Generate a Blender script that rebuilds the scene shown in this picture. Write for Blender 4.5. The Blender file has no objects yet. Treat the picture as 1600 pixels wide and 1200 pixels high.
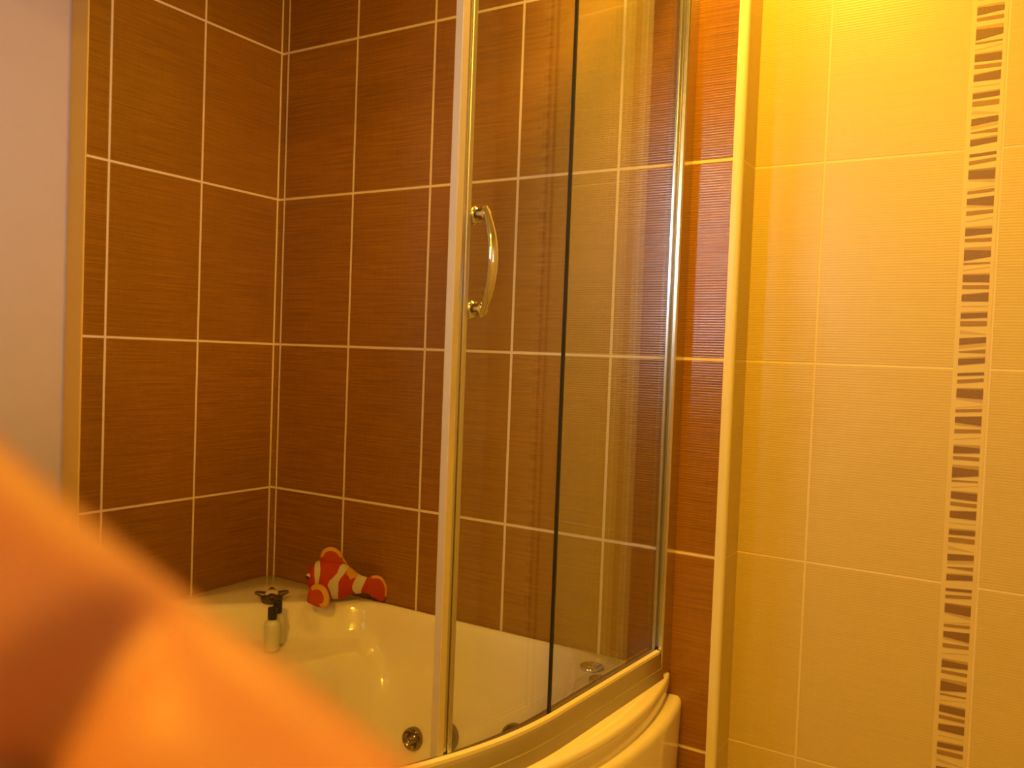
import bpy, bmesh, math, random
from math import pi, sin, cos, radians
from mathutils import Vector, Matrix

random.seed(7)
sc = bpy.context.scene
COL = sc.collection

# ---------------------------------------------------------------- camera
CAM_LOC = Vector((1.8203, -1.6812, 1.1947))
YAW, PITCH, ROLL = -0.5535951, -0.0322112, 0.0379422
FPX = 1335.86


def cam_axes():
    fwd = Vector((sin(YAW) * cos(PITCH), cos(YAW) * cos(PITCH), sin(PITCH)))
    right = Vector((cos(YAW), -sin(YAW), 0))
    up = right.cross(fwd)
    r2 = right * cos(ROLL) + up * sin(ROLL)
    u2 = up * cos(ROLL) - right * sin(ROLL)
    return r2, u2, fwd


cr, cu, cf = cam_axes()
camd = bpy.data.cameras.new('camera')
cam = bpy.data.objects.new('camera', camd)
COL.objects.link(cam)
M = Matrix((cr, cu, -cf)).transposed().to_4x4()
M.translation = CAM_LOC
cam.matrix_world = M
camd.sensor_fit = 'HORIZONTAL'
camd.sensor_width = 36.0
camd.lens = FPX * 36.0 / 1600.0
camd.clip_start = 0.005
camd.dof.use_dof = True
camd.dof.focus_distance = 2.05
camd.dof.aperture_fstop = camd.lens / 3.0          # a phone lens: 3 mm pupil
sc.camera = cam

# ---------------------------------------------------------------- world, lights, exposure
sc.view_settings.view_transform = 'Standard'
sc.view_settings.look = 'None'
sc.view_settings.gamma = 1.0
sc.view_settings.use_curve_mapping = False
sc.view_settings.exposure = 0.0

w = bpy.data.worlds.new('world')
sc.world = w
w.use_nodes = True
w.node_tree.nodes['Background'].inputs[0].default_value = (0.30, 0.22, 0.16, 1)
w.node_tree.nodes['Background'].inputs[1].default_value = 0.0

WARM = (1.0, 0.50, 0.027)


def area(name, loc, size, power, color, aim=(0, 0, -1), shape='DISK', spread=180):
    d = bpy.data.lights.new(name, 'AREA')
    d.shape = shape
    if shape == 'RECTANGLE':
        d.size, d.size_y = size
    else:
        d.size = size
    d.energy = power
    d.color = color
    d.spread = radians(spread)
    o = bpy.data.objects.new(name, d)
    COL.objects.link(o)
    o.location = loc
    o.rotation_euler = Vector(aim).to_track_quat('-Z', 'Y').to_euler()
    return o


LAMPS = [((1.37, -0.45), 22), ((1.52, -2.38), 30)]
CEIL = 2.40
for i, ((lx, ly), p) in enumerate(LAMPS):
    area('ceiling_lamp', (lx, ly, CEIL - 0.02), 0.18, p, WARM)
# daylight coming through the frosted window behind the photographer
area('window_daylight', (0.35, -2.53, 1.74), (0.20, 0.28), 1.05, (0.80, 0.86, 1.0), (0.42, 1, -0.13), 'RECTANGLE', 50)

area('plaster_fill', (2.55, -1.75, 1.75), (0.5, 0.6), 0.95, (0.72, 0.80, 1.0), (-1, 0.36, -0.02), 'RECTANGLE', 42)  # unseen cool fill added to tint the painted wall, narrowed to miss the bath


# ---------------------------------------------------------------- materials
def mat(name):
    m = bpy.data.materials.new(name)
    m.use_nodes = True
    nt = m.node_tree
    return m, nt, nt.nodes['Principled BSDF']


class NB:
    """small node helper"""

    def __init__(s, nt):
        s.nt = nt

    def n(s, t, **kw):
        x = s.nt.nodes.new(t)
        for k, v in kw.items():
            setattr(x, k, v)
        return x

    def l(s, a, b):
        s.nt.links.new(a, b)

    def put(s, sock, v):
        if hasattr(v, 'is_linked') or isinstance(v, bpy.types.NodeSocket):
            s.l(v, sock)
        else:
            sock.default_value = v

    def math(s, op, a, b=None, c=None, clamp=False):
        x = s.n('ShaderNodeMath', operation=op)
        x.use_clamp = clamp
        s.put(x.inputs[0], a)
        if b is not None:
            s.put(x.inputs[1], b)
        if c is not None:
            s.put(x.inputs[2], c)
        return x.outputs[0]

    def mix(s, f, a, b):
        x = s.n('ShaderNodeMix', data_type='RGBA')
        s.put(x.inputs[0], f)
        s.put(x.inputs[6], a if isinstance(a, bpy.types.NodeSocket) else tuple(a) + (1,))
        s.put(x.inputs[7], b if isinstance(b, bpy.types.NodeSocket) else tuple(b) + (1,))
        return x.outputs[2]

    def ramp(s, v, lo, hi, a=0.0, b=1.0):
        x = s.n('ShaderNodeMapRange')
        x.clamp = True
        s.put(x.inputs[0], v)
        x.inputs[1].default_value = lo
        x.inputs[2].default_value = hi
        x.inputs[3].default_value = a
        x.inputs[4].default_value = b
        return x.outputs[0]

    def noise(s, vec, scale, detail=3.0, rough=0.55):
        x = s.n('ShaderNodeTexNoise')
        s.l(vec, x.inputs['Vector'])
        x.inputs['Scale'].default_value = scale
        x.inputs['Detail'].default_value = detail
        x.inputs['Roughness'].default_value = rough
        return x.outputs[0]


def plain(name, col, rough=0.4, metal=0.0, spec=0.5, bump=None, coat=0.0):
    m, nt, b = mat(name)
    N = NB(nt)
    g = N.n('ShaderNodeTexCoord').outputs['Object']
    nz = N.noise(g, 18.0)
    c2 = tuple(c * 0.93 for c in col)
    N.l(N.mix(nz, c2, col), b.inputs['Base Color'])
    b.inputs['Roughness'].default_value = rough
    b.inputs['Metallic'].default_value = metal
    b.inputs['Specular IOR Level'].default_value = spec
    b.inputs['Coat Weight'].default_value = coat
    b.inputs['Coat Roughness'].default_value = 0.05
    if bump:
        bp = N.n('ShaderNodeBump')
        bp.inputs['Strength'].default_value = bump[1]
        bp.inputs['Distance'].default_value = 0.002
        N.l(N.noise(g, bump[0]), bp.inputs['Height'])
        N.l(bp.outputs[0], b.inputs['Normal'])
    return m


def tile_mat(name, axis, u0, col_a, col_b, grout, gw=0.0062, rough=0.28, rib=0.5, extra_u=(), spec=0.5,
             streak=1.0, gvar=None, u1=None, period=0.25205):
    """ribbed ceramic tile, 252 x 400 mm; axis 0 or 1 is the horizontal world axis"""
    m, nt, b = mat(name)
    N = NB(nt)
    pos = N.n('ShaderNodeNewGeometry').outputs['Position']
    sep = N.n('ShaderNodeSeparateXYZ')
    N.l(pos, sep.inputs[0])
    u = sep.outputs[axis]
    z = sep.outputs[2]
    U = N.math('DIVIDE', N.math('SUBTRACT', u, u0), period)
    V = N.math('DIVIDE', N.math('SUBTRACT', z, 0.004), 0.4)
    fu = N.math('FRACT', U)
    fv = N.math('FRACT', V)
    du = N.math('MULTIPLY', N.math('MINIMUM', fu, N.math('SUBTRACT', 1.0, fu)), period)
    dv = N.math('MULTIPLY', N.math('MINIMUM', fv, N.math('SUBTRACT', 1.0, fv)), 0.4)
    if u1 is not None:                                # no column joints past u1
        du = N.math('ADD', du, N.math('MULTIPLY', N.math('GREATER_THAN', u, u1), 0.1))
    for e in extra_u:
        du = N.math('MINIMUM', du, N.math('ABSOLUTE', N.math('SUBTRACT', u, e)))
    d = N.math('MINIMUM', du, dv)
    gm = N.ramp(d, gw * 0.5 - 0.0006, gw * 0.5 + 0.0006, 1.0, 0.0)
    # per tile tint
    cmb = N.n('ShaderNodeCombineXYZ')
    N.l(N.math('FLOOR', U), cmb.inputs[0])
    N.l(N.math('FLOOR', V), cmb.inputs[1])
    wn = N.n('ShaderNodeTexWhiteNoise', noise_dimensions='2D')
    N.l(cmb.outputs[0], wn.inputs['Vector'])
    # streaks along the ribs
    mp = N.n('ShaderNodeCombineXYZ')
    N.l(N.math('MULTIPLY', N.math('ADD', u, N.math('MULTIPLY', N.math('FLOOR', U), 3.7)), 6.0), mp.inputs[0])
    N.l(N.math('MULTIPLY', N.math('ADD', z, N.math('MULTIPLY', wn.outputs[0], 5.0)), 230.0), mp.inputs[1])
    st = N.noise(mp.outputs[0], 1.0, 3.0, 0.6)
    mp2 = N.n('ShaderNodeCombineXYZ')
    N.l(N.math('MULTIPLY', u, 160.0), mp2.inputs[0])
    N.l(N.math('MULTIPLY', z, 14.0), mp2.inputs[1])
    vs = N.noise(mp2.outputs[0], 1.0, 2.0, 0.5)
    bl = N.noise(pos, 5.0, 2.0)
    k = N.math('ADD', N.math('MULTIPLY', N.ramp(st, 0.3, 0.7), 0.62 * streak), N.math('MULTIPLY', vs, 0.25))
    k = N.math('ADD', k, N.math('MULTIPLY', N.math('SUBTRACT', wn.outputs[0], 0.5), 0.18))
    k = N.math('ADD', k, N.math('MULTIPLY', N.math('SUBTRACT', bl, 0.5), 0.3), clamp=True)
    c = N.mix(k, col_a, col_b)
    N.l(N.mix(gm, c, grout), b.inputs['Base Color'])
    N.l(N.math('ADD', N.math('MULTIPLY', gm, 0.4), N.math('ADD', rough, N.math('MULTIPLY', bl, 0.05)), clamp=True),
        b.inputs['Roughness'])
    b.inputs['Specular IOR Level'].default_value = spec
    wv = N.math('SINE', N.math('MULTIPLY', z, 2 * pi / 0.0052))
    h = N.math('ADD', N.math('MULTIPLY', wv, 0.5 * rib), N.math('MULTIPLY', st, 0.8 * rib))
    h = N.math('SUBTRACT', h, N.math('MULTIPLY', gm, 2.2))
    bp = N.n('ShaderNodeBump')
    bp.inputs['Strength'].default_value = 0.35
    bp.inputs['Distance'].default_value = 0.0009
    N.l(h, bp.inputs['Height'])
    N.l(bp.outputs[0], b.inputs['Normal'])
    return m


BR_A, BR_B = (0.195, 0.082, 0.002), (0.37, 0.160, 0.007)
GROUT_B = (0.74, 0.62, 0.46)
M_tileB = tile_mat('brown_tile_back', 0, 0.0206, BR_A, BR_B, GROUT_B, rough=0.19, spec=0.7)
M_tileA = tile_mat('brown_tile_left', 1, -0.2578, BR_A, BR_B, GROUT_B, extra_u=(-0.006,), gw=0.0056)
PL_A, PL_B = (0.55, 0.435, 0.15), (0.64, 0.52, 0.20)
M_tileP = tile_mat('cream_tile', 0, 1.434, PL_A, PL_B, (0.71, 0.59, 0.29), gw=0.004, rib=0.45, rough=0.3,
                   extra_u=(1.740,), u1=1.70, streak=0.6)
M_tileR = tile_mat('cream_tile_return', 1, 0.6, PL_A, PL_B, (0.71, 0.59, 0.29), gw=0.004, rib=0.45, rough=0.3, streak=0.6)
M_trim = plain('cream_plastic', (0.80, 0.74, 0.60), 0.30)
M_plaster = plain('daylight_tinted_paint', (0.56, 0.48, 0.55), 0.65, bump=(160, 0.12))  # pale paint with the cool tint of daylight put into its colour
M_floor = plain('beige_vinyl', (0.42, 0.34, 0.25), 0.4)
M_acryl = plain('white_acrylic', (0.84, 0.775, 0.72), 0.09, coat=0.3)
M_chrome = plain('chrome', (0.68, 0.68, 0.70), 0.06, 1.0)
M_darkchrome = plain('dark_bronze_metal', (0.15, 0.11, 0.07), 0.35, 0.8)
M_alu = plain('satin_aluminium', (0.62, 0.60, 0.56), 0.34, 1.0)
M_aluprof = plain('anodised_profile', (0.68, 0.66, 0.62), 0.24, 1.0)
M_alupol = plain('polished_aluminium', (0.85, 0.84, 0.80), 0.16, 1.0)
M_railw = plain('white_lacquered_rail', (0.66, 0.61, 0.52), 0.28)
M_seal = plain('cream_seal', (0.58, 0.51, 0.36), 0.3)
M_blackseal = plain('black_rubber_seal', (0.012, 0.011, 0.010), 0.5)
M_black = plain('black_plastic', (0.020, 0.018, 0.016), 0.35)
M_label = plain('pale_label', (0.62, 0.60, 0.54), 0.5)


def glass_mat(name, tint):
    m, nt, b = mat(name)
    N = NB(nt)
    out = nt.nodes['Material Output']
    nt.nodes.remove(b)
    tr = N.n('ShaderNodeBsdfTransparent')
    tr.inputs[0].default_value = tint + (1,)
    gl = N.n('ShaderNodeBsdfGlossy')
    gl.inputs['Roughness'].default_value = 0.008
    gl.inputs['Color'].default_value = (1, 1, 1, 1)
    fr = N.n('ShaderNodeFresnel')
    # both faces of the pane reflect like air-to-glass, the refracted offset is ignored
    bk = N.n('ShaderNodeNewGeometry').outputs['Backfacing']
    N.l(N.ramp(bk, 0.0, 1.0, 1.5, 1.0 / 1.5), fr.inputs[0])
    # faint dried water marks
    g = N.n('ShaderNodeTexCoord').outputs['Object']
    df = N.n('ShaderNodeBsdfDiffuse')
    df.inputs[0].default_value = (0.8, 0.8, 0.78, 1)
    spots = N.ramp(N.noise(g, 9.0, 3.0), 0.5, 0.8, 0.0, 0.02)
    mx = N.n('ShaderNodeMixShader')
    N.l(fr.outputs[0], mx.inputs[0])
    N.l(tr.outputs[0], mx.inputs[1])
    N.l(gl.outputs[0], mx.inputs[2])
    m2 = N.n('ShaderNodeMixShader')
    N.l(spots, m2.inputs[0])
    N.l(mx.outputs[0], m2.inputs[1])
    N.l(df.outputs[0], m2.inputs[2])
    N.l(m2.outputs[0], out.inputs[0])
    return m


M_glass = glass_mat('clear_glass', (0.965, 0.985, 0.965))


def emit(name, col, s):
    m, nt, b = mat(name)
    b.inputs['Base Color'].default_value = (0.8, 0.8, 0.8, 1)
    b.inputs['Emission Color'].default_value = col + (1,)
    b.inputs['Emission Strength'].default_value = s
    return m


# ---------------------------------------------------------------- mesh helpers
def finish(name, bm, mats, parent=None, smooth=False, bevel=0.0, autosmooth=None):
    bmesh.ops.recalc_face_normals(bm, faces=bm.faces[:])
    me = bpy.data.meshes.new(name)
    bm.to_mesh(me)
    bm.free()
    if not isinstance(mats, (list, tuple)):
        mats = [mats]
    for m in mats:
        me.materials.append(m)
    o = bpy.data.objects.new(name, me)
    COL.objects.link(o)
    if parent is not None:
        o.parent = parent
    if smooth:
        for p in me.polygons:
            p.use_smooth = True
    if autosmooth:
        me.set_sharp_from_angle(angle=radians(autosmooth))
    if bevel:
        b = o.modifiers.new('bevel', 'BEVEL')
        b.width = bevel
        b.segments = 3
        b.limit_method = 'ANGLE'
        b.angle_limit = radians(40)
    return o


def box(bm, x0, x1, y0, y1, z0, z1, mi=0):
    v = [bm.verts.new((x, y, z)) for x in (x0, x1) for y in (y0, y1) for z in (z0, z1)]
    for f in ((0, 1, 3, 2), (4, 6, 7, 5), (0, 4, 5, 1), (2, 3, 7, 6), (0, 2, 6, 4), (1, 5, 7, 3)):
        bm.faces.new([v[i] for i in f]).material_index = mi


def loft(bm, rings, closed=True, cap=(True, True), loop=False, mi=0):
    R = [[bm.verts.new(p) for p in r] for r in rings]
    n = len(R[0])
    m = len(R)
    for i in range(m if loop else m - 1):
        a, b = R[i], R[(i + 1) % m]
        for j in range(n if closed else n - 1):
            k = (j + 1) % n
            bm.faces.new((a[j], a[k], b[k], b[j])).material_index = mi
    if not loop and closed:
        if cap[0]:
            bm.faces.new(R[0][::-1]).material_index = mi
        if cap[1]:
            bm.faces.new(R[-1]).material_index = mi
    return R


def lathe(bm, prof, n=32, c=(0, 0, 0), axis=Vector((0, 0, 1)), mi=0):
    """prof = [(r, h)...] around axis through c"""
    q = Vector((0, 0, 1)).rotation_difference(Vector(axis).normalized())
    c = Vector(c)
    rings = []
    for r, h in prof:
        r = max(r, 1e-5)
        rings.append([c + q @ Vector((r * cos(2 * pi * k / n), r * sin(2 * pi * k / n), h)) for k in range(n)])
    return loft(bm, rings, True, (True, True), mi=mi)


def tube(bm, pts, radii, n=12, flat=1.0, mi=0, updir=None):
    pts = [Vector(p) for p in pts]
    rings = []
    for i, p in enumerate(pts):
        a = pts[max(i - 1, 0)]
        b = pts[min(i + 1, len(pts) - 1)]
        t = (b - a).normalized()
        ref = Vector(updir) if updir else (Vector((0, 0, 1)) if abs(t.z) < 0.9 else Vector((1, 0, 0)))
        s = t.cross(ref).normalized()
        u = s.cross(t).normalized()
        r = radii[i] if isinstance(radii, (list, tuple)) else radii
        rings.append([p + s * (r * cos(2 * pi * k / n)) + u * (r * flat * sin(2 * pi * k / n)) for k in range(n)])
    loft(bm, rings, mi=mi)


def catmull(pts, n=10):
    P = [Vector(p) for p in pts]
    P = [P[0] * 2 - P[1]] + P + [P[-1] * 2 - P[-2]]
    out = []
    for i in range(1, len(P) - 2):
        for k in range(n):
            t = k / n
            a, b, c, d = P[i - 1:i + 3]
            out.append(0.5 * ((2 * b) + (c - a) * t + (2 * a - 5 * b + 4 * c - d) * t * t + (3 * b - a - 3 * c + d) * t ** 3))
    out.append(P[-2])
    return out


def lerp1(x, tab):
    if x <= tab[0][0]:
        return tab[0][1]
    for (a, b), (c, d) in zip(tab, tab[1:]):
        if x <= c:
            return b + (d - b) * (x - a) / (c - a)
    return tab[-1][1]


def sstep(a, b, x):
    t = min(max((x - a) / (b - a), 0), 1)
    return t * t * (3 - 2 * t)


def empty(name, loc, label, cat, group=None):
    o = bpy.data.objects.new(name, None)
    o.empty_display_size = 0.05
    COL.objects.link(o)
    o.location = loc
    tag(o, label, cat, group)
    return o


def tag(o, label, cat, group=None):
    o['label'] = label
    o['category'] = cat
    if group:
        o['group'] = group
    return o


def struct(name, bm, m, label=None, cat=None, **kw):
    o = finish(name, bm, m, **kw)
    o['kind'] = 'structure'
    if label:
        o['label'] = label
        o['category'] = cat
    return o


# ---------------------------------------------------------------- room shell
YP = 0.094            # cream wall plane
XT0, XT1 = 1.278, 1.297   # trim on the outer corner of the tiled boxing
XE = 2.60             # far right wall
YF = -2.60            # wall behind the photographer
XA = -0.060           # painted wall plane
YA = -0.564           # end of the brown tiling on the left wall

bm = bmesh.new(); box(bm, -0.36, XT0, 0.0, 0.30, 0, CEIL)
struct('wall_back', bm, M_tileB, 'brown ribbed tiled wall behind the bath, ending at the cream corner trim', 'wall')
bm = bmesh.new(); box(bm, -0.36, 0.0, YA, 0.0, 0, CEIL)
box(bm, -0.36, 0.0, YF, YA, 0, 0.74)
struct('wall_left', bm, M_tileA, 'brown ribbed tiled wall on the left side of the bath corner', 'wall')
bm = bmesh.new(); box(bm, -0.36, XA, YF, YA - 0.0005, 0.74, CEIL)
box(bm, XA - 0.01, -0.0005, -1.26, -1.10, 0.74, CEIL)   # flat pier carrying the enclosure
struct('wall_alcove', bm, M_plaster, 'pale painted plaster wall left of the brown tiles', 'wall')
M_yel = plain('golden_cream_strip', (0.74, 0.50, 0.11), 0.5)  # deeper yellow than the other cream trim
# left trim: bead and painted return
bm = bmesh.new(); box(bm, XA - 0.03, 0.0015, YA - 0.004, YA + 0.0005, 0.742, CEIL)
struct('trim_2', bm, M_yel, 'cream strip closing the left end of the brown tiles', 'trim', bevel=0.002)
bm = bmesh.new(); box(bm, XT0 + 0.001, XE + 0.12, YP, 0.30, 0, CEIL)
struct('wall_right', bm, M_tileP, 'cream ribbed tiled wall on the right with the brown stripe border', 'wall')
bm = bmesh.new(); box(bm, XT0 + 0.0005, XT1 - 0.0015, 0.004, YP + 0.01, 0, CEIL)
struct('wall_return', bm, M_tileR, 'narrow cream return between the corner trim and the cream wall', 'wall')
# right trim, quarter round
bm = bmesh.new()
prof = [(XT0, 0.004), (XT0, -0.0015)]
for k in range(9):
    a = -pi / 2 + k * pi / 16
    prof.append((XT1 - 0.009 + 0.009 * cos(a), 0.0075 + 0.009 * sin(a)))
prof += [(XT1, 0.012), (XT1 - 0.004, 0.012)]
loft(bm, [[(x, y, z) for x, y in prof] for z in (0.0, CEIL)])
struct('trim_1', bm, M_trim, 'cream corner trim between the brown tiles and the cream return', 'trim')

# brown stripe border set in the cream wall: one 400 mm decor tile repeated
DEC = [('d', 0.0087, 0.0138, 0.0055, 0.0107), ('m', 0.0211, 0.028, 0.0166, 0.0226), ('m', 0.0364, 0.0388, 0.035, 0.0389), ('d', 0.0388, 0.0532, 0.0389, 0.055), ('p', 0.0532, 0.0566, 0.055, 0.0619), ('p', 0.0727, 0.0737, 0.0667, 0.0687), ('m', 0.0759, 0.0812, 0.072, 0.0778), ('d', 0.0895, 0.0996, 0.0858, 0.1037), ('p', 0.1, 0.1049, 0.1037, 0.1066), ('m', 0.1122, 0.1202, 0.1101, 0.1164), ('p', 0.1304, 0.1322, 0.1242, 0.1265), ('n', 0.1405, 0.1435, 0.1394, 0.1446), ('d', 0.1435, 0.1573, 0.1446, 0.1534), ('m', 0.1623, 0.1682, 0.1612, 0.1681), ('n', 0.1781, 0.1827, 0.1772, 0.1847), ('d', 0.1827, 0.2025, 0.1847, 0.1954), ('m', 0.2063, 0.2099, 0.2052, 0.2081), ('p', 0.2192, 0.2212, 0.2134, 0.2149), ('n', 0.2263, 0.2283, 0.2253, 0.2286), ('d', 0.2283, 0.241, 0.2286, 0.2419), ('m', 0.247, 0.2539, 0.2472, 0.2541), ('n', 0.2631, 0.2651, 0.2596, 0.2609), ('d', 0.2651, 0.2764, 0.2609, 0.2766), ('p', 0.2853, 0.2873, 0.2845, 0.2864), ('n', 0.2963, 0.2993, 0.2946, 0.2972), ('d', 0.2993, 0.3082, 0.2972, 0.306), ('m', 0.3128, 0.3222, 0.3123, 0.3213), ('p', 0.3291, 0.3361, 0.3359, 0.3374), ('d', 0.3445, 0.357, 0.3414, 0.3512), ('p', 0.358, 0.364, 0.3512, 0.358), ('m', 0.3686, 0.3708, 0.3639, 0.3712), ('n', 0.3806, 0.383, 0.3767, 0.3797), ('d', 0.383, 0.394, 0.3797, 0.3885)]
M_dd = plain('border_dark_brown', (0.24, 0.135, 0.040), 0.4, bump=(300, 0.3))
M_dm = plain('border_mid_brown', (0.34, 0.205, 0.055), 0.4)
M_dn = plain('border_tan', (0.46, 0.32, 0.10), 0.4)
M_dp = plain('border_pale_tan', (0.54, 0.40, 0.15), 0.4)
M_dbase = plain('border_cream_ground', (0.67, 0.55, 0.23), 0.35)
bm = bmesh.new()
BX0, BX1 = 1.6885, 1.7315
box(bm, BX0 - 0.008, BX1 + 0.007, YP - 0.0006, YP + 0.002, 0.0, CEIL, 4)
for row in range(6):
    zt = 0.004 + 0.4 * (row + 1)
    for kd, l1, l2, r1, r2 in DEC:
        if zt - max(l1, r1) > CEIL - 0.01 or zt - min(l1, r1) > CEIL:
            continue
        mi = {'d': 0, 'm': 1, 'n': 2, 'p': 3}[kd]
        e = {'d': 0.0014, 'm': 0.0012, 'n': 0.0010, 'p': 0.0009}[kd]
        f = [(BX0, YP - e, zt - l1), (BX1, YP - e, zt - r1), (BX1, YP - e, zt - r2), (BX0, YP - e, zt - l2)]
        k = [(x, YP, z) for x, y, z in f]
        loft(bm, [f, k], True, (True, False), mi=mi)
struct('trim_3', bm, [M_dd, M_dm, M_dn, M_dp, M_dbase], 'vertical border of uneven brown stripes in the cream wall', 'border')

bm = bmesh.new(); box(bm, -0.36, XE + 0.12, YF - 0.12, 0.30, -0.1, 0.0)
struct('floor', bm, M_floor)
bm = bmesh.new(); box(bm, -0.36, XE + 0.12, YF - 0.12, 0.30, CEIL, CEIL + 0.1)
struct('ceiling', bm, plain('white_ceiling_paint', (0.78, 0.76, 0.72), 0.7))
M_endw = plain('cream_paint', (0.72, 0.66, 0.55), 0.6)
bm = bmesh.new(); box(bm, XE, XE + 0.12, YF, -2.0, 0, CEIL); box(bm, XE, XE + 0.12, -1.5, YP, 0, CEIL)
box(bm, XE, XE + 0.12, -2.0, -1.5, 0, 1.40); box(bm, XE, XE + 0.12, -2.0, -1.5, 2.10, CEIL)
struct('wall_end', bm, M_endw)
bm = bmesh.new()
for a in ((-2.0, -1.96, 1.40, 2.10), (-1.54, -1.5, 1.40, 2.10), (-2.0, -1.5, 1.40, 1.44), (-2.0, -1.5, 2.06, 2.10)):
    box(bm, XE + 0.01, XE + 0.07, a[0], a[1], a[2], a[3])
w2 = struct('fill_window', bm, M_trim)  # unseen window, added as the source of the cool side fill
bm = bmesh.new(); box(bm, XE + 0.042, XE + 0.05, -1.96, -1.54, 1.44, 2.06)
finish('pane', bm, emit('side_fill_glow', (0.72, 0.80, 1.0), 0.4), w2)
bm = bmesh.new()          # wall behind, with a window opening
WX0, WX1, WZ0, WZ1 = 0.20, 0.50, 1.56, 1.92
box(bm, -0.36, WX0, YF - 0.12, YF, 0, CEIL); box(bm, WX1, XE + 0.12, YF - 0.12, YF, 0, CEIL)
box(bm, WX0, WX1, YF - 0.12, YF, 0, WZ0); box(bm, WX0, WX1, YF - 0.12, YF, WZ1, CEIL)
struct('wall_front', bm, M_endw)
bm = bmesh.new()
for a in ((WX0, WX0 + 0.04, WZ0, WZ1), (WX1 - 0.04, WX1, WZ0, WZ1), (WX0, WX1, WZ0, WZ0 + 0.04), (WX0, WX1, WZ1 - 0.04, WZ1)):
    box(bm, a[0], a[1], YF - 0.07, YF - 0.01, a[2], a[3])
wf = struct('window_1', bm, M_trim)
bm = bmesh.new(); box(bm, WX0 + 0.04, WX1 - 0.04, YF - 0.05, YF - 0.042, WZ0 + 0.04, WZ1 - 0.04)
finish('pane', bm, emit('frosted_daylight', (0.80, 0.86, 1.0), 2.2), wf)

for i, ((lx, ly), p) in enumerate(LAMPS):
    t = empty('ceiling_light', (lx, ly, CEIL), 'recessed ceiling downlight ' + ('above the bath front' if i == 0 else 'behind the photographer'), 'ceiling light')
    bm = bmesh.new()
    lathe(bm, [(0.05, -0.001), (0.066, -0.001), (0.066, -0.005), (0.060, -0.010), (0.050, -0.010)], 40)
    finish('frame', bm, M_chrome, t, smooth=True, autosmooth=40)
    bm = bmesh.new(); lathe(bm, [(0.05, -0.001), (0.05, -0.006), (0.0, -0.008)], 40)
    finish('lens', bm, emit('lamp_glow', WARM, 6.0), t)

# ---------------------------------------------------------------- corner bath
RIM = 0.556
bath = empty('corner_bath', (0.6, -0.6, 0), 'white acrylic corner bath with curved front against the brown tiles', 'bath')


def put(o):             # build in world coordinates, keep them under a parent at its own place
    p = o.parent
    off = Vector((0, 0, 0))
    while p is not None:
        off += p.location
        p = p.parent
    o.location = o.location - off
    return o


CX, CY = 0.72, -0.58


def ray_circle(dx, dy, c, R):
    ox, oy = CX - c, CY + c
    b = ox * dx + oy * dy
    cc = ox * ox + oy * oy - R * R
    return -b + math.sqrt(max(b * b - cc, 0))


def ray_line(dx, dy, nx, ny, d):        # nx*x+ny*y = d
    den = nx * dx + ny * dy
    if abs(den) < 1e-6:
        return 9.0
    t = (d - nx * CX - ny * CY) / den
    return t if t > 0 else 9.0


def smin(vals, k):
    return sum(v ** -k for v in vals) ** (-1.0 / k)


def outer_r(dx, dy, off=0.0):
    return min(ray_line(dx, dy, 1, 0, 0.002), ray_line(dx, dy, 0, 1, -0.002), ray_circle(dx, dy, 0.2545, 0.976 + off))


def corner_len(dx, dy, d):
    return ray_line(dx, dy, -1, 1, -d)


NX, NY = 0.882, 0.471                  # deck cut across the right-hand end, mirrored on the left


def open_r(dx, dy, inset=0.0):
    v = [ray_line(dx, dy, 1, 0, 0.018 + inset), ray_line(dx, dy, 0, 1, -0.018 - inset),
         ray_line(dx, dy, -1, 1, -0.395 - inset * 1.414),
         ray_circle(dx, dy, 0.398, 0.707 - inset),
         ray_line(dx, dy, NX, NY, 0.864 - inset),
         ray_line(dx, dy, -NY, -NX, 0.864 - inset)]
    return smin(v, 34)


SEAT = [(0.375, -0.95), (0.380, -0.70), (0.385, -0.55), (0.390, -0.40), (0.400, -0.28), (0.411, -0.20), (0.424, -0.145), (0.444, -0.114), (0.478, -0.094), (0.54, -0.082), (0.64, -0.074), (0.715, -0.066)]
SEAT_A = sorted((math.atan2(y - CY, x - CX) % (2 * pi), math.hypot(x - CX, y - CY)) for x, y in SEAT)


def seat_r(a):
    return lerp1(a, SEAT_A)


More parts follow.
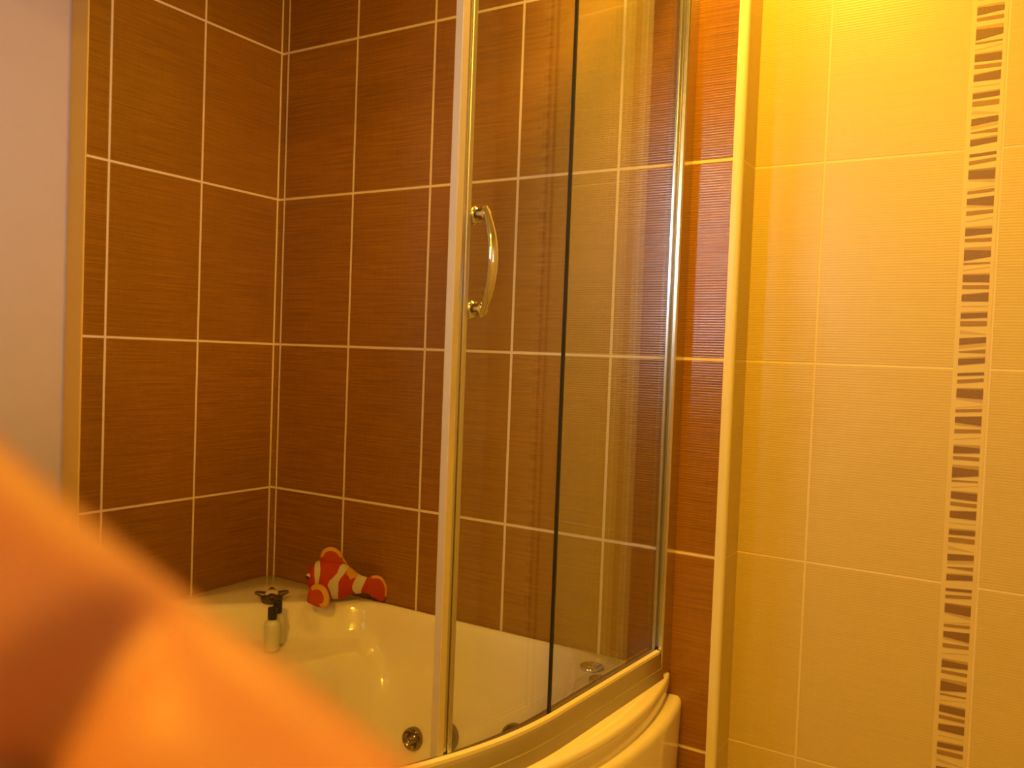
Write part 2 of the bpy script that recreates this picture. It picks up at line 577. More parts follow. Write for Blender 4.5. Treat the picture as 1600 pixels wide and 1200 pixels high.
def tub_rings(n=360):
    rings = []
    for i in range(n):
        a = 2 * pi * i / n
        dx, dy = cos(a), sin(a)
        # make the two wall corners exact
        ro = outer_r(dx, dy)
        r0 = open_r(dx, dy)
        # moulded seat at the left end: its edge runs straight out from the back wall
        rs = seat_r(a) if dx < 0 else 9.0
        w = max(r0 - 0.064 - rs, 0.0) * sstep(-0.85, -0.45, dy)
        s = sstep(0.0, 0.045, w)
        zs = RIM - 0.088
        prof = []
        prof.append((ro - 0.018, RIM - 0.055))
        prof.append((ro - 0.009, RIM - 0.049))
        prof.append((ro - 0.007, RIM - 0.043))
        prof.append((ro - 0.001, RIM - 0.012))
        prof.append((ro - 0.002, RIM - 0.004))
        prof.append((ro - 0.006, RIM))
        mid = max(r0 + 0.010, 0)
        prof.append((min(ro - 0.010, (ro * 0.5 + mid * 0.5)), RIM))
        prof.append((min(ro - 0.011, mid), RIM))
        prof.append((min(ro - 0.0125, r0 + 0.004), RIM - 0.0012))
        prof.append((r0 - 0.001, RIM - 0.004))
        prof.append((r0 - 0.006, RIM - 0.011))
        t = 1 - s
        prof.append((r0 - 0.012, RIM - 0.026))
        prof.append((r0 - 0.020, RIM - 0.047))
        prof.append((r0 - 0.027, RIM - 0.064 - 0.012 * t))
        prof.append((r0 - 0.035, RIM - 0.077 - 0.035 * t))
        prof.append((r0 - 0.045, RIM - 0.085 - 0.060 * t))
        prof.append((r0 - 0.052 - 0.3 * w, RIM - 0.088 - 0.085 * t))
        prof.append((r0 - 0.058 - 0.7 * w, RIM - 0.090 - 0.105 * t))
        re_ = r0 - 0.064 - w
        prof.append((re_ + 0.004, RIM - 0.0925 - 0.122 * t))
        prof.append((re_ - 0.002, RIM - 0.097 - 0.138 * t))
        prof.append((re_ - 0.007, RIM - 0.107 - 0.150 * t))
        prof.append((re_ - 0.013, RIM - 0.130 - 0.150 * t))
        prof.append((re_ - 0.022, RIM - 0.190 - 0.120 * t))
        prof.append((re_ - 0.034, RIM - 0.270 - 0.070 * t))
        prof.append((re_ - 0.050, RIM - 0.345 - 0.025 * t))
        rb = re_ - 0.050
        prof.append((rb * 0.93, 0.170))
        prof.append((rb * 0.84, 0.140))
        prof.append((rb * 0.70, 0.124))
        for f in (0.5, 0.3, 0.1):
            prof.append((rb * f, 0.112 + 0.012 * f))
        rings.append([(CX + dx * r, CY + dy * r, z) for r, z in prof])
    return rings


bm = bmesh.new()
rg = tub_rings()
loft(bm, [g + [(x, y, z - 0.006) for x, y, z in g[::-1]] for g in rg], closed=True, loop=True)
tub = put(finish('tub', bm, M_acryl, bath, smooth=True))

# apron: curved front panel, its rounded top tucked under the rim lip
def arc_pts(c, R, n=90):
    """points of the circle about (c,-c) between the two walls, as (point, normal)"""
    a0 = math.asin(c / R)
    out = []
    for i in range(n + 1):
        a = a0 + (-pi / 2 - 2 * a0) * i / n
        out.append((Vector((c + R * cos(a), -c + R * sin(a))), Vector((cos(a), sin(a)))))
    return out


bm = bmesh.new()
apr = [(-0.050, 0.492), (-0.012, 0.5035), (0.014, 0.5065), (0.027, 0.5065), (0.033, 0.503), (0.0365, 0.496), (0.037, 0.488), (0.034, 0.40), (0.028, 0.10), (0.026, 0.001), (0.0, 0.001), (0.0, 0.45)]
rings = []
for p, nrm in arc_pts(0.208, 1.000):
    rings.append([(max(p.x + nrm.x * o, 0.001), min(p.y + nrm.y * o, -0.001), z) for o, z in apr])
loft(bm, rings)
put(finish('apron_panel', bm, M_acryl, bath, smooth=True, autosmooth=40))

# ---------------------------------------------------------------- curved shower enclosure on the rim
EC, ER = 0.398, 0.761
A0 = radians(-3.1)
P0 = Vector((EC + ER * cos(A0), -EC + ER * sin(A0)))
N0 = Vector((cos(A0), sin(A0)))
T0 = Vector((-sin(A0), cos(A0)))          # towards the back wall
SLEN = (-P0.y) / T0.y


def stat_right(d):                         # d metres from the arc start towards the back wall
    return P0 + T0 * d, N0


def stat_arc(a):
    n = Vector((cos(a), sin(a)))
    return Vector((EC + ER * n.x, -EC + ER * n.y)), n


def mirror(p):
    return Vector((-p.y, -p.x))


def stations(full=True):
    s = [stat_right(SLEN * k / 8) for k in range(8, 0, -1)]
    a1 = -pi / 2 - A0
    s += [stat_arc(A0 + (a1 - A0) * k / 70) for k in range(71)]
    s += [(mirror(p), mirror(n)) for p, n in [stat_right(SLEN * k / 8) for k in range(1, 9)]]
    return s


def sweep(bm, st, prof, mi=0):
    loft(bm, [[(p.x + n.x * o, p.y + n.y * o, z) for o, z in prof] for p, n in st], mi=mi)


enc = empty('shower_enclosure', (0.936, -0.936, RIM), 'curved glass shower enclosure with sliding door standing on the bath rim', 'shower enclosure')
RZ = RIM + 0.052
st = stations()
# trim the ends so that the rail stops at the wall profiles
def clip_ends(st, m=0.0535):
    out = []
    for p, n in st:
        if p.y < -m and p.x > m:
            out.append((p, n))
    s = P0 + T0 * (SLEN - m)
    return [(s, N0)] + out + [(mirror(s), mirror(N0))]


stc = clip_ends(st)
bm = bmesh.new()
sweep(bm, stc, [(0.024, RIM + 0.0006), (0.0225, RIM + 0.004), (0.019, RIM + 0.020), (0.0170, RIM + 0.0205), (0.0165, RIM + 0.023),
                (0.014, RIM + 0.040), (0.011, RZ - 0.004), (0.006, RZ), (-0.004, RZ), (-0.010, RZ - 0.003), (-0.011, RZ - 0.012), (-0.034, RZ - 0.016), (-0.040, RZ - 0.022), (-0.044, RIM + 0.0006)])
put(finish('bottom_rail', bm, M_alu, enc, smooth=True, autosmooth=35))
ZT = 2.045
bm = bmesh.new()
sweep(bm, stc, [(0.0125, RZ - 0.004), (0.012, RZ + 0.0012), (0.0045, RZ + 0.0032), (0.0042, RZ - 0.004)])  # cream strip added to stand for the bright highlight along the rail top
put(finish('rail_highlight', bm, M_trim, enc, smooth=True, autosmooth=50))
bm = bmesh.new()
sweep(bm, stc, [(0.018, ZT), (0.018, ZT + 0.045), (0.012, ZT + 0.050), (-0.038, ZT + 0.050), (-0.044, ZT + 0.045), (-0.044, ZT), (-0.036, ZT), (-0.036, ZT + 0.01), (0.010, ZT + 0.01), (0.010, ZT)])
put(finish('top_rail', bm, M_alu, enc))


def wall_profile(mir):
    bm = bmesh.new()
    sec = [(0.0135, -0.0005), (0.0135, -0.048), (0.0115, -0.051), (0.0036, -0.051), (0.0036, -0.040), (-0.0036, -0.040), (-0.0036, -0.051),
           (-0.010, -0.051), (-0.010, -0.0005)]
    base = P0 + T0 * SLEN
    pts = [Vector((base.x + x, y)) for x, y in sec]
    if mir:
        pts = [mirror(p) for p in pts]
    loft(bm, [[(p.x, p.y, z) for p in pts] for z in (RIM + 0.0006, ZT + 0.06)])
    o = put(finish('wall_profile', bm, M_aluprof, enc, bevel=0.0012))
    return o


wall_profile(False)
wall_profile(True)


def glass_slab(bm, st, off, z0, z1, t=0.006):
    sweep(bm, st, [(off - t / 2, z0), (off + t / 2, z0), (off + t / 2, z1), (off - t / 2, z1)])


def fixed_panel(mir):
    st = [stat_right(d) for d in (SLEN - 0.042, SLEN * 0.6, SLEN * 0.3, 0.0)] + [stat_arc(A0 - radians(0.9))]
    if mir:
        st = [(mirror(p), mirror(n)) for p, n in st]
    bm = bmesh.new(); glass_slab(bm, st, 0.0, RZ - 0.002, ZT + 0.008)
    g = put(finish('fixed_panel', bm, M_glass, enc))
    p, n = st[-1]
    t = Vector((n.y, -n.x)) * (1 if not mir else -1)
    bm = bmesh.new()
    a, b = p + n * 0.0026, p - n * 0.0026
    q = [a, b, b + t * 0.0042, a + t * 0.0042]
    loft(bm, [[(v.x, v.y, z) for v in q] for z in (RZ, ZT + 0.008)])
    e = put(finish('edge_seal', bm, M_blackseal, g))
    e['label'] = 'thin black edge seal'
    return g


fixed_panel(False)
fixed_panel(True)


def door(mir):
    OFF = -0.021
    lead = -10.0 if mir else -21.2        # the left door is pushed further open
    a_lead = radians(lead)
    sts = [stat_right(d) for d in ((0.38, 0.25, 0.12, 0.03) if mir else (0.262, 0.18, 0.09, 0.03))] + [stat_arc(A0 + (a_lead - A0) * k / 18) for k in range(19)]
    mm = (lambda L: [(mirror(p), mirror(n)) for p, n in L]) if mir else (lambda L: L)
    bm = bmesh.new(); glass_slab(bm, mm(sts), OFF, RZ - 0.010, ZT + 0.004)
    g = put(finish('sliding_door', bm, M_glass, enc))
    # leading edge: aluminium channel + cream magnetic seal
    def strip(name, a1, a2, o1, o2, m):
        bm = bmesh.new()
        L = mm([stat_arc(a1 + (a2 - a1) * k / 3) for k in range(4)])
        loft(bm, [[(p.x + n.x * o, p.y + n.y * o, z) for p, n, o in
                   [(L[0][0], L[0][1], o1), (L[3][0], L[3][1], o1), (L[3][0], L[3][1], o2), (L[0][0], L[0][1], o2)]]
                  for z in (RZ - 0.010, ZT + 0.004)])
        return put(finish(name, bm, m, g, bevel=0.0015))
    strip('edge_profile', radians(lead + 0.75), radians(lead + 0.15), OFF - 0.010, OFF + 0.008, M_alu)
    strip('glazing_channel', radians(lead + 1.35), radians(lead + 0.75), OFF - 0.010, OFF + 0.011, M_alu)
    strip('magnetic_seal', radians(lead + 0.15), radians(lead - 0.75), OFF - 0.007, OFF + 0.013, M_seal)
    return g, mm


door_g, _ = door(False)
door(True)

# chrome bow handle on the door
def door_handle(g):
    bm = bmesh.new()
    OFF = -0.021
    ang = -18.85
    zt_, zb_ = 1.400, 1.262
    p, n = stat_arc(radians(ang))
    n3 = Vector((n.x, n.y, 0))
    t3 = Vector((-n.y, n.x, 0))            # towards the hinge side
    for z in (zt_, zb_):
        base = Vector((p.x, p.y, z)) + n3 * (OFF + 0.003)
        lathe(bm, [(0.0, 0.0), (0.0125, 0.0), (0.0135, 0.002), (0.0130, 0.005), (0.009, 0.008), (0.0085, 0.020), (0.0095, 0.026), (0.0, 0.030)], 24, base, n3)
        # inner fixing boss behind the glass
        base2 = Vector((p.x, p.y, z)) + n3 * (OFF - 0.003)
        lathe(bm, [(0.0, 0.0), (0.0135, 0.0), (0.0140, 0.003), (0.0125, 0.010), (0.008, 0.014), (0.0, 0.015)], 24, base2, -n3)
    o = Vector((p.x, p.y, 0)) + n3 * (OFF + 0.026)
    zm = (zt_ + zb_) / 2
    hl = (zt_ - zb_) / 2
    pts, rad = [], []
    for k in range(25):
        s = -1 + 2 * k / 24
        bow = 0.024 * (1 - s * s)
        pts.append(o + n3 * bow + Vector((0, 0, zm + s * (hl + 0.010))))
        rad.append(0.0068 - 0.0022 * abs(s) ** 3 + 0.0012 * (1 - abs(s)))
    tube(bm, pts, rad, 16, 0.75, updir=n3)
    h = put(finish('handle', bm, M_chrome, g, smooth=True, autosmooth=45))
    h['label'] = 'chrome bow handle'


door_handle(door_g)

# ---------------------------------------------------------------- bath fittings
def knob_disc(name, x, y, r):
    bm = bmesh.new()
    lathe(bm, [(0.0, 0.0), (r, 0.0), (r, 0.003), (r * 0.93, 0.006), (r * 0.72, 0.007), (r * 0.70, 0.0055), (r * 0.64, 0.0055), (r * 0.60, 0.009), (r * 0.45, 0.0105), (0.0, 0.011)], 40, (x, y, RIM + 0.0002))
    return put(finish(name, bm, M_chrome, bath, smooth=True, autosmooth=35))


k1 = knob_disc('air_control', 1.060, -0.095, 0.026)
k1['label'] = 'round chrome air control'
knob_disc('air_control', 1.103, -0.150, 0.021)['label'] = 'smaller round chrome air control'


M_jet = plain('darker_chrome', (0.30, 0.25, 0.17), 0.12, 1.0)  # darker, browner base colour than the other chrome


def jet(loc, nrm, r):
    bm = bmesh.new()
    lathe(bm, [(0.0, -0.022), (r * 0.9, -0.022), (r, -0.004), (r, 0.003), (r * 0.94, 0.007), (r * 0.78, 0.009), (r * 0.72, 0.006), (r * 0.55, 0.003), (r * 0.42, 0.006), (r * 0.30, 0.012), (r * 0.16, 0.013), (0.0, 0.009)], 36, loc, nrm)
    o = put(finish('jet', bm, M_jet, bath, smooth=True, autosmooth=40))
    o['label'] = 'chrome whirlpool jet'


from mathutils.bvhtree import BVHTree
_bm = bmesh.new()
loft(_bm, rg, closed=False, loop=True)
_bv = BVHTree.FromBMesh(_bm)


JETS = ((0.602, 0.284, (0, 1, 0), 0.027), (0.696, 0.312, (0, 1, 0), 0.032), (0.868, 0.356, (0, 1, 0), 0.028))


def on_tub(x, y0, z, d):
    h, n, _, _ = _bv.ray_cast(Vector((x, y0, z)), Vector(d))
    if n.dot(Vector(d)) > 0:
        n = -n
    return h, n


def pix(u, v):
    d = cf + cr * ((u - 800) / FPX) - cu * ((v - 600) / FPX)
    h, n, _, _ = _bv.ray_cast(CAM_LOC, d.normalized())
    return h


for x, z, d, r in JETS:
    h, n = on_tub(x, -0.6, z, d)
    n = (n + Vector((0, -1.0, 0.0))).normalized()
    jet(h + n * 0.006, n, r)
bm = bmesh.new()
lathe(bm, [(0.0, 0.001), (0.020, 0.001), (0.026, 0.004), (0.032, 0.004), (0.033, 0.0015), (0.033, -0.012), (0.0, -0.012)], 32, (CX, CY, 0.113))
put(finish('drain', bm, M_chrome, bath, smooth=True, autosmooth=40))

# cross-head tap on the edge of the corner shelf
tx, ty = 0.200, -0.172
bm = bmesh.new()
lathe(bm, [(0.0, 0.0), (0.024, 0.0), (0.0255, 0.003), (0.0265, 0.010), (0.0255, 0.016), (0.022, 0.020), (0.0, 0.021)], 36, (tx, ty, RIM - 0.001))
view = Vector((CAM_LOC.x - tx, CAM_LOC.y - ty, 0)).normalized()
side = Vector((-view.y, view.x, 0))
for dv in (side, -side, view, -view):
    c = Vector((tx, ty, RIM))
    pts = [c + dv * 0.015 + Vector((0, 0, 0.016)), c + dv * 0.026 + Vector((0, 0, 0.0185)), c + dv * 0.034 + Vector((0, 0, 0.0215)), c + dv * 0.041 + Vector((0, 0, 0.0225))]
    if abs(dv.dot(view)) > 0.5:
        pts = [c + (q - c) * 0.99 for q in pts]
    tube(bm, pts, [0.0125, 0.0105, 0.0075, 0.0045], 14, 0.7)
tap = put(finish('tap_handle', bm, M_darkchrome, bath, smooth=True, autosmooth=50))
tap['label'] = 'dark cross-head tap handle'
bm = bmesh.new()
lathe(bm, [(0.019, 0.018), (0.0185, 0.022), (0.015, 0.0265), (0.008, 0.029), (0.0, 0.0295)], 32, (tx, ty, RIM - 0.001))
put(finish('cap', bm, plain('tap_cap', (0.62, 0.55, 0.42), 0.25), tap, smooth=True))['label'] = 'pale domed cap'


# ---------------------------------------------------------------- two little bottles on the moulded seat
M_bottle = plain('translucent_white_plastic', (0.66, 0.64, 0.58), 0.25)


def make_bottle(x, y, z, label):
    t = empty('toiletry_bottle', (x, y, z), label, 'bottle', 'small bottles on the bath seat')
    bm = bmesh.new()
    lathe(bm, [(0.0, 0.0), (0.0155, 0.0), (0.0175, 0.002), (0.0180, 0.006), (0.0180, 0.062), (0.0172, 0.068), (0.013, 0.0725), (0.0095, 0.074), (0.0095, 0.078), (0.0, 0.078)], 32)
    finish('body', bm, M_bottle, t, smooth=True, autosmooth=45)
    bm = bmesh.new()
    lathe(bm, [(0.0, 0.076), (0.0108, 0.076), (0.0112, 0.078), (0.0112, 0.101), (0.0104, 0.1035), (0.0, 0.1035)], 28)
    finish('cap', bm, M_black, t, smooth=True, autosmooth=45)['label'] = 'black cap'
    bm = bmesh.new()
    q = math.atan2(CAM_LOC.y - y, CAM_LOC.x - x)
    rr = []
    for k in range(17):
        a = q - 0.95 + 1.9 * k / 16
        rr.append([(0.0182 * cos(a), 0.0182 * sin(a), 0.016), (0.0182 * cos(a), 0.0182 * sin(a), 0.056)])
    loft(bm, rr, closed=False)
    finish('label', bm, M_label, t, smooth=True)
    return t


def seat_z(x, y):
    zz = []
    for k in range(17):
        for q in (0.0, 0.5, 1.0, 1.08):
            h, n, _, _ = _bv.ray_cast(Vector((x + 0.018 * q * cos(k * pi / 8), y + 0.018 * q * sin(k * pi / 8), 1.0)), Vector((0, 0, -1)))
            zz.append(h.z)
    return max(zz)


b1 = (0.286, -0.248)
make_bottle(b1[0], b1[1], seat_z(*b1) + 0.0005, 'small pale bottle with black cap, the nearer of two on the bath seat')
b2 = (0.267, -0.2145)
make_bottle(b2[0], b2[1], seat_z(*b2) + 0.0005, 'small pale bottle with black cap, standing behind the nearer bottle')

# ---------------------------------------------------------------- toy clownfish
FU = 0.000171          # metres per traced unit
FX0, FZ0 = 800, 985
fish_dir = Vector((0.786, 0.618, 0))
fish = empty('toy_fish', (0.352, -0.062, RIM), 'orange toy clownfish with white bands leaning on the bath corner shelf', 'toy')
fish.location.z = RIM + 0.0045
fish.rotation_euler = (0, 0, math.atan2(fish_dir.y, fish_dir.x))


def fl(cx, cz, y=0.0):
    return Vector(((cx - FX0) * FU, y, (FZ0 - cz) * FU))


TOP = [(196, 650), (205, 600), (225, 530), (270, 465), (330, 415), (400, 385), (500, 378), (600, 385), (700, 408), (760, 430), (830, 478), (900, 535), (960, 585), (1010, 612), (1070, 628), (1100, 640)]
BOT = [(196, 660), (205, 712), (225, 765), (270, 820), (330, 865), (400, 905), (500, 942), (600, 962), (690, 962), (760, 945), (830, 908), (900, 886), (960, 878), (1010, 876), (1070, 868), (1100, 862)]


def body_col(x, z):
    # x, z in traced units -> material index: 0 orange 1 white 2 yellow
    def inb(lo, hi):
        return lerp1(z, lo) <= x <= lerp1(z, hi)
    if inb([(370, 338), (450, 322), (560, 330), (680, 345), (760, 320), (900, 300)], [(370, 385), (430, 405), (520, 416), (600, 410), (680, 395), (760, 370), (900, 350)]) and z < 730:
        return 1
    if inb([(420, 735), (450, 690), (540, 660), (640, 560), (710, 525), (800, 560), (960, 600)], [(420, 800), (460, 822), (540, 770), (620, 705), (680, 680), (760, 682), (960, 672)]):
        return 1
    if inb([(600, 955), (660, 905), (740, 876), (820, 890), (870, 930)], [(600, 1110), (650, 1075), (740, 1035), (820, 1005), (870, 1010)]):
        return 1
    if x > 790 and z < lerp1(x, [(800, 560), (850, 640), (900, 620), (960, 640)]) and x < 975:
        return 2
    return 0


M_or = plain('orange_red_foam', (0.42, 0.038, 0.002), 0.6, spec=0.2, bump=(120, 0.15))
M_or2 = plain('orange_fin', (0.40, 0.05, 0.002), 0.6, spec=0.2)
M_wh = plain('white_foam', (0.56, 0.50, 0.40), 0.55)
M_ye = plain('yellow_foam', (0.58, 0.29, 0.008), 0.55)
bm = bmesh.new()
rings = []
NXS, NR = 240, 90
for i in range(NXS + 1):
    u = i / NXS
    x = 196 + (1100 - 196) * (u ** 1.25 if u < 0.3 else (0.3 ** 1.25 + (1 - 0.3 ** 1.25) * (u - 0.3) / 0.7))
    zt, zb = lerp1(x, TOP), lerp1(x, BOT)
    c, h = (zt + zb) / 2, max((zb - zt) / 2, 4)
    th = lerp1(x, [(196, 20), (230, 90), (300, 140), (420, 175), (600, 178), (760, 150), (900, 105), (1010, 75), (1100, 48)])
    rings.append([fl(x, c - h * sin(2 * pi * k / NR), -th * FU * cos(2 * pi * k / NR)) for k in range(NR)])
loft(bm, rings)
for f in bm.faces:
    c = f.calc_center_median()
    f.material_index = body_col(c.x / FU + FX0, FZ0 - c.z / FU)
finish('body', bm, [M_or, M_wh, M_ye], fish, smooth=True)


def fin(name, outline, base_y, bulge, inner_scale, inner_c, tilt=None, th=22, rays=None):
    """padded fin: an outline with a yellow border and an orange middle, domed on both faces"""
    P = catmull([Vector((a, b, 0)) for a, b in outline] + [Vector((outline[0][0], outline[0][1], 0))], 6)[:-1]
    c = Vector((inner_c[0], inner_c[1], 0))
    bm = bmesh.new()
    n = len(P)
    ks = [1.0, 0.965, 0.90, 0.82, 0.72, 0.6, 0.45, 0.3, 0.14, 0.02]
    for sgn in (-1, 1):
        rr = []
        for k in ks:
            ring = []
            for p in P:
                q = c + (p - c) * k
                d = math.sqrt(max(1 - k ** 2.4, 0)) * th * FU
                v = fl(q.x, q.y, base_y + sgn * d)
                if tilt:
                    v = tilt(v, q)
                ring.append(v)
            rr.append(ring)
        loft(bm, rr, True, (False, True))
    bmesh.ops.remove_doubles(bm, verts=bm.verts[:], dist=1e-6)
    inn = [c + (p - c) * inner_scale(p) for p in P]

    def inside(pt):
        r = False
        j = n - 1
        for i in range(n):
            a, b = inn[i], inn[j]
            if (a.y > pt[1]) != (b.y > pt[1]) and pt[0] < (b.x - a.x) * (pt[1] - a.y) / (b.y - a.y + 1e-9) + a.x:
                r = not r
            j = i
        return r
    lay = None
    for f in bm.faces:
        m = f.calc_center_median()
        if tilt:
            m = tilt(m, None, True)
        f.material_index = 0 if inside((m.x / FU + FX0, FZ0 - m.z / FU)) else 1
    return finish(name, bm, [M_or2, M_ye], fish, smooth=True)


fin('dorsal_fin', [(385, 400), (395, 300), (440, 220), (530, 185), (620, 205), (690, 265), (738, 350), (790, 440), (700, 470), (500, 450)], 0.0, 0,
    lambda p: 0.98 if p.y > 330 and p.x < 500 else (0.72 if p.y < 330 else 0.86), (560, 360), th=60)
fin('tail_fin', [(1000, 740), (1070, 650), (1180, 608), (1275, 615), (1350, 680), (1390, 790), (1388, 900), (1355, 985), (1270, 990), (1180, 930), (1100, 880), (1010, 860)], 0.0, 0,
    lambda p: 0.99 if p.x < 1150 or p.y > 930 else 0.82, (1180, 800), th=48)


def pec_tilt(v, q, inv=False):
    # swing the pectoral fin out towards the front about its upper root
    a = radians(32)
    o = Vector((0, -0.030, (FZ0 - 720) * FU))
    d = v - o
    if inv:
        a = -a
    return o + Vector((d.x, d.y * cos(a) + d.z * sin(a), -d.y * sin(a) + d.z * cos(a)))


fin('pectoral_fin', [(275, 770), (330, 715), (400, 700), (480, 730), (540, 800), (575, 900), (575, 980), (540, 1045), (450, 1045), (350, 1015), (262, 960), (262, 860)], -0.036, 0,
    lambda p: 0.985 if p.x < 300 or (p.y > 900 and p.x < 480) else 0.60, (370, 930), th=34, tilt=pec_tilt)
bm = bmesh.new()
lathe(bm, [(0.0, 0.0035), (0.004, 0.003), (0.0062, 0.001), (0.0066, -0.003)], 24, fl(240, 600, -0.0155), Vector((-0.45, -0.9, 0)))
ew = finish('eye', bm, M_wh, fish, smooth=True)
bm = bmesh.new()
lathe(bm, [(0.0, 0.0048), (0.003, 0.0043), (0.0044, 0.0030), (0.0046, 0.0005)], 24, fl(236, 618, -0.0155), Vector((-0.45, -0.9, 0)))
finish('pupil', bm, plain('black_eye', (0.02, 0.02, 0.02), 0.2), ew, smooth=True)
# seams of the tail and fins
bm = bmesh.new()
for a, b in (((1150, 745), (1250, 722)), ((1170, 835), (1290, 825)), ((1120, 790), (1230, 778))):
    pa, pb = fl(a[0], a[1], -45 * FU), fl(b[0], b[1], -40 * FU)
    tube(bm, [pa, (pa + pb) / 2 + Vector((0, -0.0004, 0)), pb], 0.0006, 6)
finish('fin_ray', bm, plain('dark_red_stitch', (0.30, 0.02, 0.006), 0.6), fish)

# ---------------------------------------------------------------- the photographer's hand in front of the lens
M_skin, nt, b = mat('skin')
N = NB(nt)
g = N.n('ShaderNodeTexCoord').outputs['Object']
k = N.noise(g, 60.0, 4.0)
N.l(N.mix(k, (0.43, 0.19, 0.16), (0.51, 0.235, 0.21)), b.inputs['Base Color'])
b.inputs['Roughness'].default_value = 0.5
b.inputs['Subsurface Weight'].default_value = 0.35
b.inputs['Subsurface Radius'].default_value = (1.0, 0.35, 0.15)
b.inputs['Subsurface Scale'].default_value = 0.004
bp = N.n('ShaderNodeBump')
bp.inputs['Strength'].default_value = 0.15
bp.inputs['Distance'].default_value = 0.0005
N.l(N.noise(g, 900.0), bp.inputs['Height'])
N.l(bp.outputs[0], b.inputs['Normal'])

AX = Vector((0.787, -0.617, 0.0))
NN = Vector((-0.617, -0.787, 0.0))
Zc = Vector((0, 0, 1.0))
PIP = Vector((-0.0302, -0.0218, -0.068))


def finger_chain(off, z0, sc_=1.0, curl=1.0, back=0.0):
    """MCP, mid, PIP, mid, DIP, tip in camera-aligned axes (x right, y up, z towards the photographer)"""
    o = PIP + NN * off + AX * back + Zc * z0
    return [o - AX * 0.044 * sc_ + Zc * 0.003 + NN * 0.0012, o - AX * 0.022 * sc_ + Zc * 0.0025 + NN * 0.0024, o + NN * 0.0032,
            o + NN * 0.0022 + AX * 0.0125 * sc_ + Zc * 0.002 * curl, o + AX * 0.025 * sc_ + Zc * 0.006 * curl, o + AX * 0.037 * sc_ + Zc * 0.012 * curl, o + AX * 0.046 * sc_ + Zc * 0.018 * curl]


RAD = [0.0125, 0.0108, 0.0098, 0.0102, 0.0092, 0.0088, 0.0066]
HB = bmesh.new()


def limb(pts, rad, flat=1.0):
    """rounded tapering limb through the joints, closed by domed ends"""
    P = catmull([Vector((p.x, p.y, p.z)) for p in pts], 8)
    Rr = [v.x for v in catmull([Vector((r, 0, 0)) for r in rad], 8)]
    a, b = (P[0] - P[1]).normalized(), (P[-1] - P[-2]).normalized()
    head = [(P[0] + a * (Rr[0] * 0.8 * sin(t)), Rr[0] * cos(t)) for t in (1.45, 1.1, 0.75, 0.4)]
    tail = [(P[-1] + b * (Rr[-1] * 0.9 * sin(t)), Rr[-1] * cos(t)) for t in (0.4, 0.75, 1.1, 1.45)]
    allp = head + list(zip(P, Rr)) + tail
    tube(HB, [p for p, _ in allp], [r for _, r in allp], 20, flat, updir=Zc)


RK = 0.93
wrist = PIP + NN * 0.030 - AX * 0.142 + Zc * 0.024
palm = PIP + NN * 0.029 - AX * 0.100 + Zc * 0.018
limb([PIP + NN * 0.030 - AX * 0.235 + Zc * 0.030, PIP + NN * 0.030 - AX * 0.185 + Zc * 0.028, wrist, palm.lerp(wrist, 0.4)],
     [0.030, 0.027, 0.0235, 0.021], 0.80)
tips = []
roots = []
for off, z0, s_, cu_, bk in ((0.0, 0.0, 1.0, 1.0, 0.0), (0.0180, -0.002, 1.08, 1.5, 0.002), (0.0365, -0.001, 1.0, 1.9, -0.003), (0.0535, 0.002, 0.80, 2.2, -0.013)):
    ch = finger_chain(off, z0, s_, cu_, bk)
    fr_ = RK * (1.0 if off < 0.05 else 0.86)
    root = wrist + NN * ((off - 0.029) * 0.45) + AX * 0.006 - Zc * 0.004
    mid_ = root.lerp(ch[0], 0.55) + Zc * 0.002
    limb([root, mid_, ch[0]] + ch[1:], [0.0145, 0.0150, 0.0128 * fr_ / RK] + [r * fr_ for r in RAD[1:]])
    roots.append(mid_)
    tips.append((ch[-2], ch[-1]))
# web of the palm between the metacarpals, and the ball of the thumb
for a_, b_ in zip(roots, roots[1:]):
    limb([a_ - AX * 0.012, a_.lerp(b_, 0.5), b_ - AX * 0.012], [0.0135, 0.0138, 0.0135])
tb = [wrist + AX * 0.012 - NN * 0.008 + Zc * 0.012, PIP - AX * 0.110 + NN * 0.010 + Zc * 0.044, PIP - AX * 0.099 + NN * 0.006 + Zc * 0.068, PIP - AX * 0.090 + NN * 0.008 + Zc * 0.092]
limb(tb, [0.0165, 0.0150, 0.0110, 0.0085])
tips.append((tb[-2], tb[-1]))

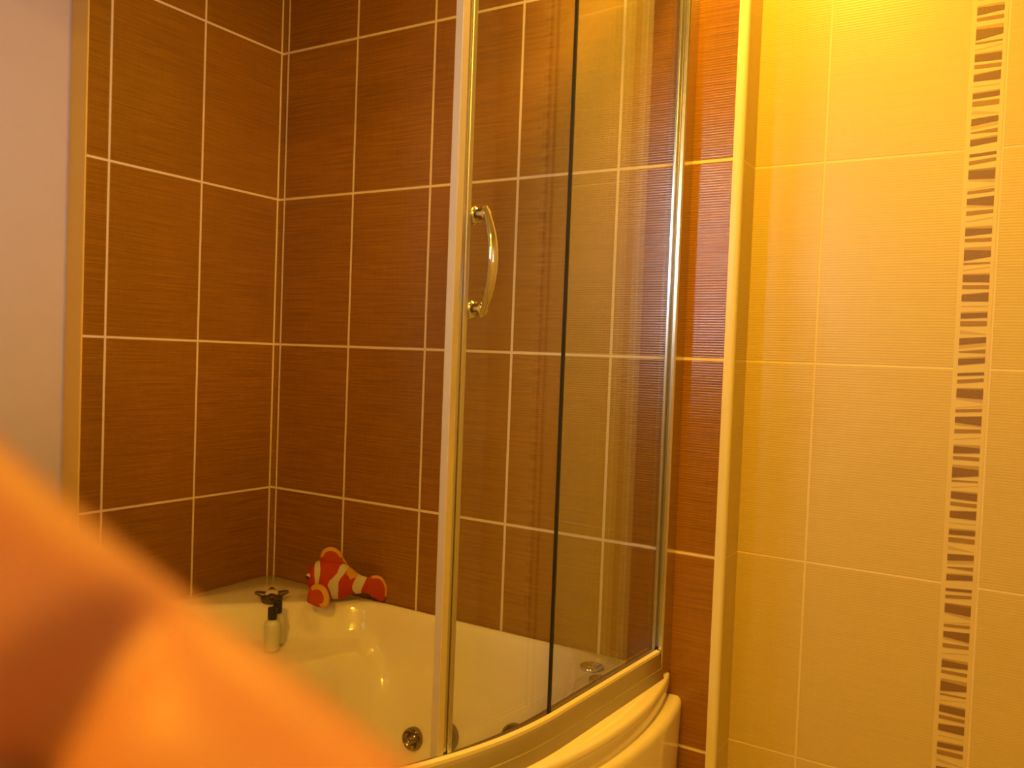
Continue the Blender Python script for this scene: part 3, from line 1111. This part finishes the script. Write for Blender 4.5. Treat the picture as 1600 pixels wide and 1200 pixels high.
bmesh.ops.recalc_face_normals(HB, faces=HB.faces[:])
me = bpy.data.meshes.new('hand')
HB.to_mesh(me)
HB.free()
hand = bpy.data.objects.new('hand', me)
COL.objects.link(hand)
rm = hand.modifiers.new('remesh', 'REMESH')
rm.mode = 'VOXEL'
rm.voxel_size = 0.0011
sm_ = hand.modifiers.new('smooth', 'SMOOTH')
sm_.factor = 0.5
sm_.iterations = 10
bpy.context.view_layer.update()
dg = bpy.context.evaluated_depsgraph_get()
me2 = bpy.data.meshes.new_from_object(hand.evaluated_get(dg))
me2.name = 'hand'
hand.modifiers.clear()
hand.data = me2
# flexion creases pressed into the side of the fingers facing the photographer
for v in me2.vertices:
    p = v.co
    d = p - PIP
    a = d.dot(AX)
    nn_ = d.dot(NN)
    if -0.03 < a < 0.05 and -0.02 < nn_ < 0.012 and d.z > -0.004:
        g1 = math.exp(-((a + 0.0005) / 0.0035) ** 2)
        g2 = math.exp(-((a - 0.025) / 0.003) ** 2)
        fade = sstep(-0.0095, -0.002, nn_)
        v.co.z -= (0.0042 * g1 + 0.0025 * g2) * fade * sstep(-0.004, 0.004, d.z)
for p in me2.polygons:
    p.use_smooth = True
me2.materials.clear()
me2.materials.append(M_skin)
ORG = palm
HM = M.copy()
HM.translation = M @ ORG
for v in me2.vertices:
    v.co -= ORG
hand.matrix_world = HM
tag(hand, "blurred bare finger of the photographer's hand reaching in close to the camera", 'hand')
M_nail = plain('fingernail', (0.78, 0.50, 0.42), 0.25)
for a_, b_ in tips:
    dirn = (b_ - a_).normalized()
    c = a_.lerp(b_, 0.55)
    isth = (b_ == tb[-1])
    back = Vector((0, 0, -1)) if not isth else Vector((0, 0, 1))
    back = (back - dirn * back.dot(dirn)).normalized()
    sd = dirn.cross(back)
    bm = bmesh.new()
    rr = []
    for i in range(7):
        t = -0.0055 + 0.011 * i / 6
        row = []
        for j in range(9):
            s_ = -1 + 2 * j / 8
            ww = 0.0052 * (1 - 0.25 * (abs(i - 3) / 3) ** 3)
            row.append(c - ORG + dirn * t + sd * (s_ * ww) + back * (0.0072 - 0.0022 * s_ * s_ - 0.05 * (t + 0.0055)))
        rr.append(row)
    loft(bm, rr, closed=False)
    nl = finish('fingernail', bm, M_nail, hand, smooth=True)
    sl = nl.modifiers.new('thick', 'SOLIDIFY'); sl.thickness = 0.0006
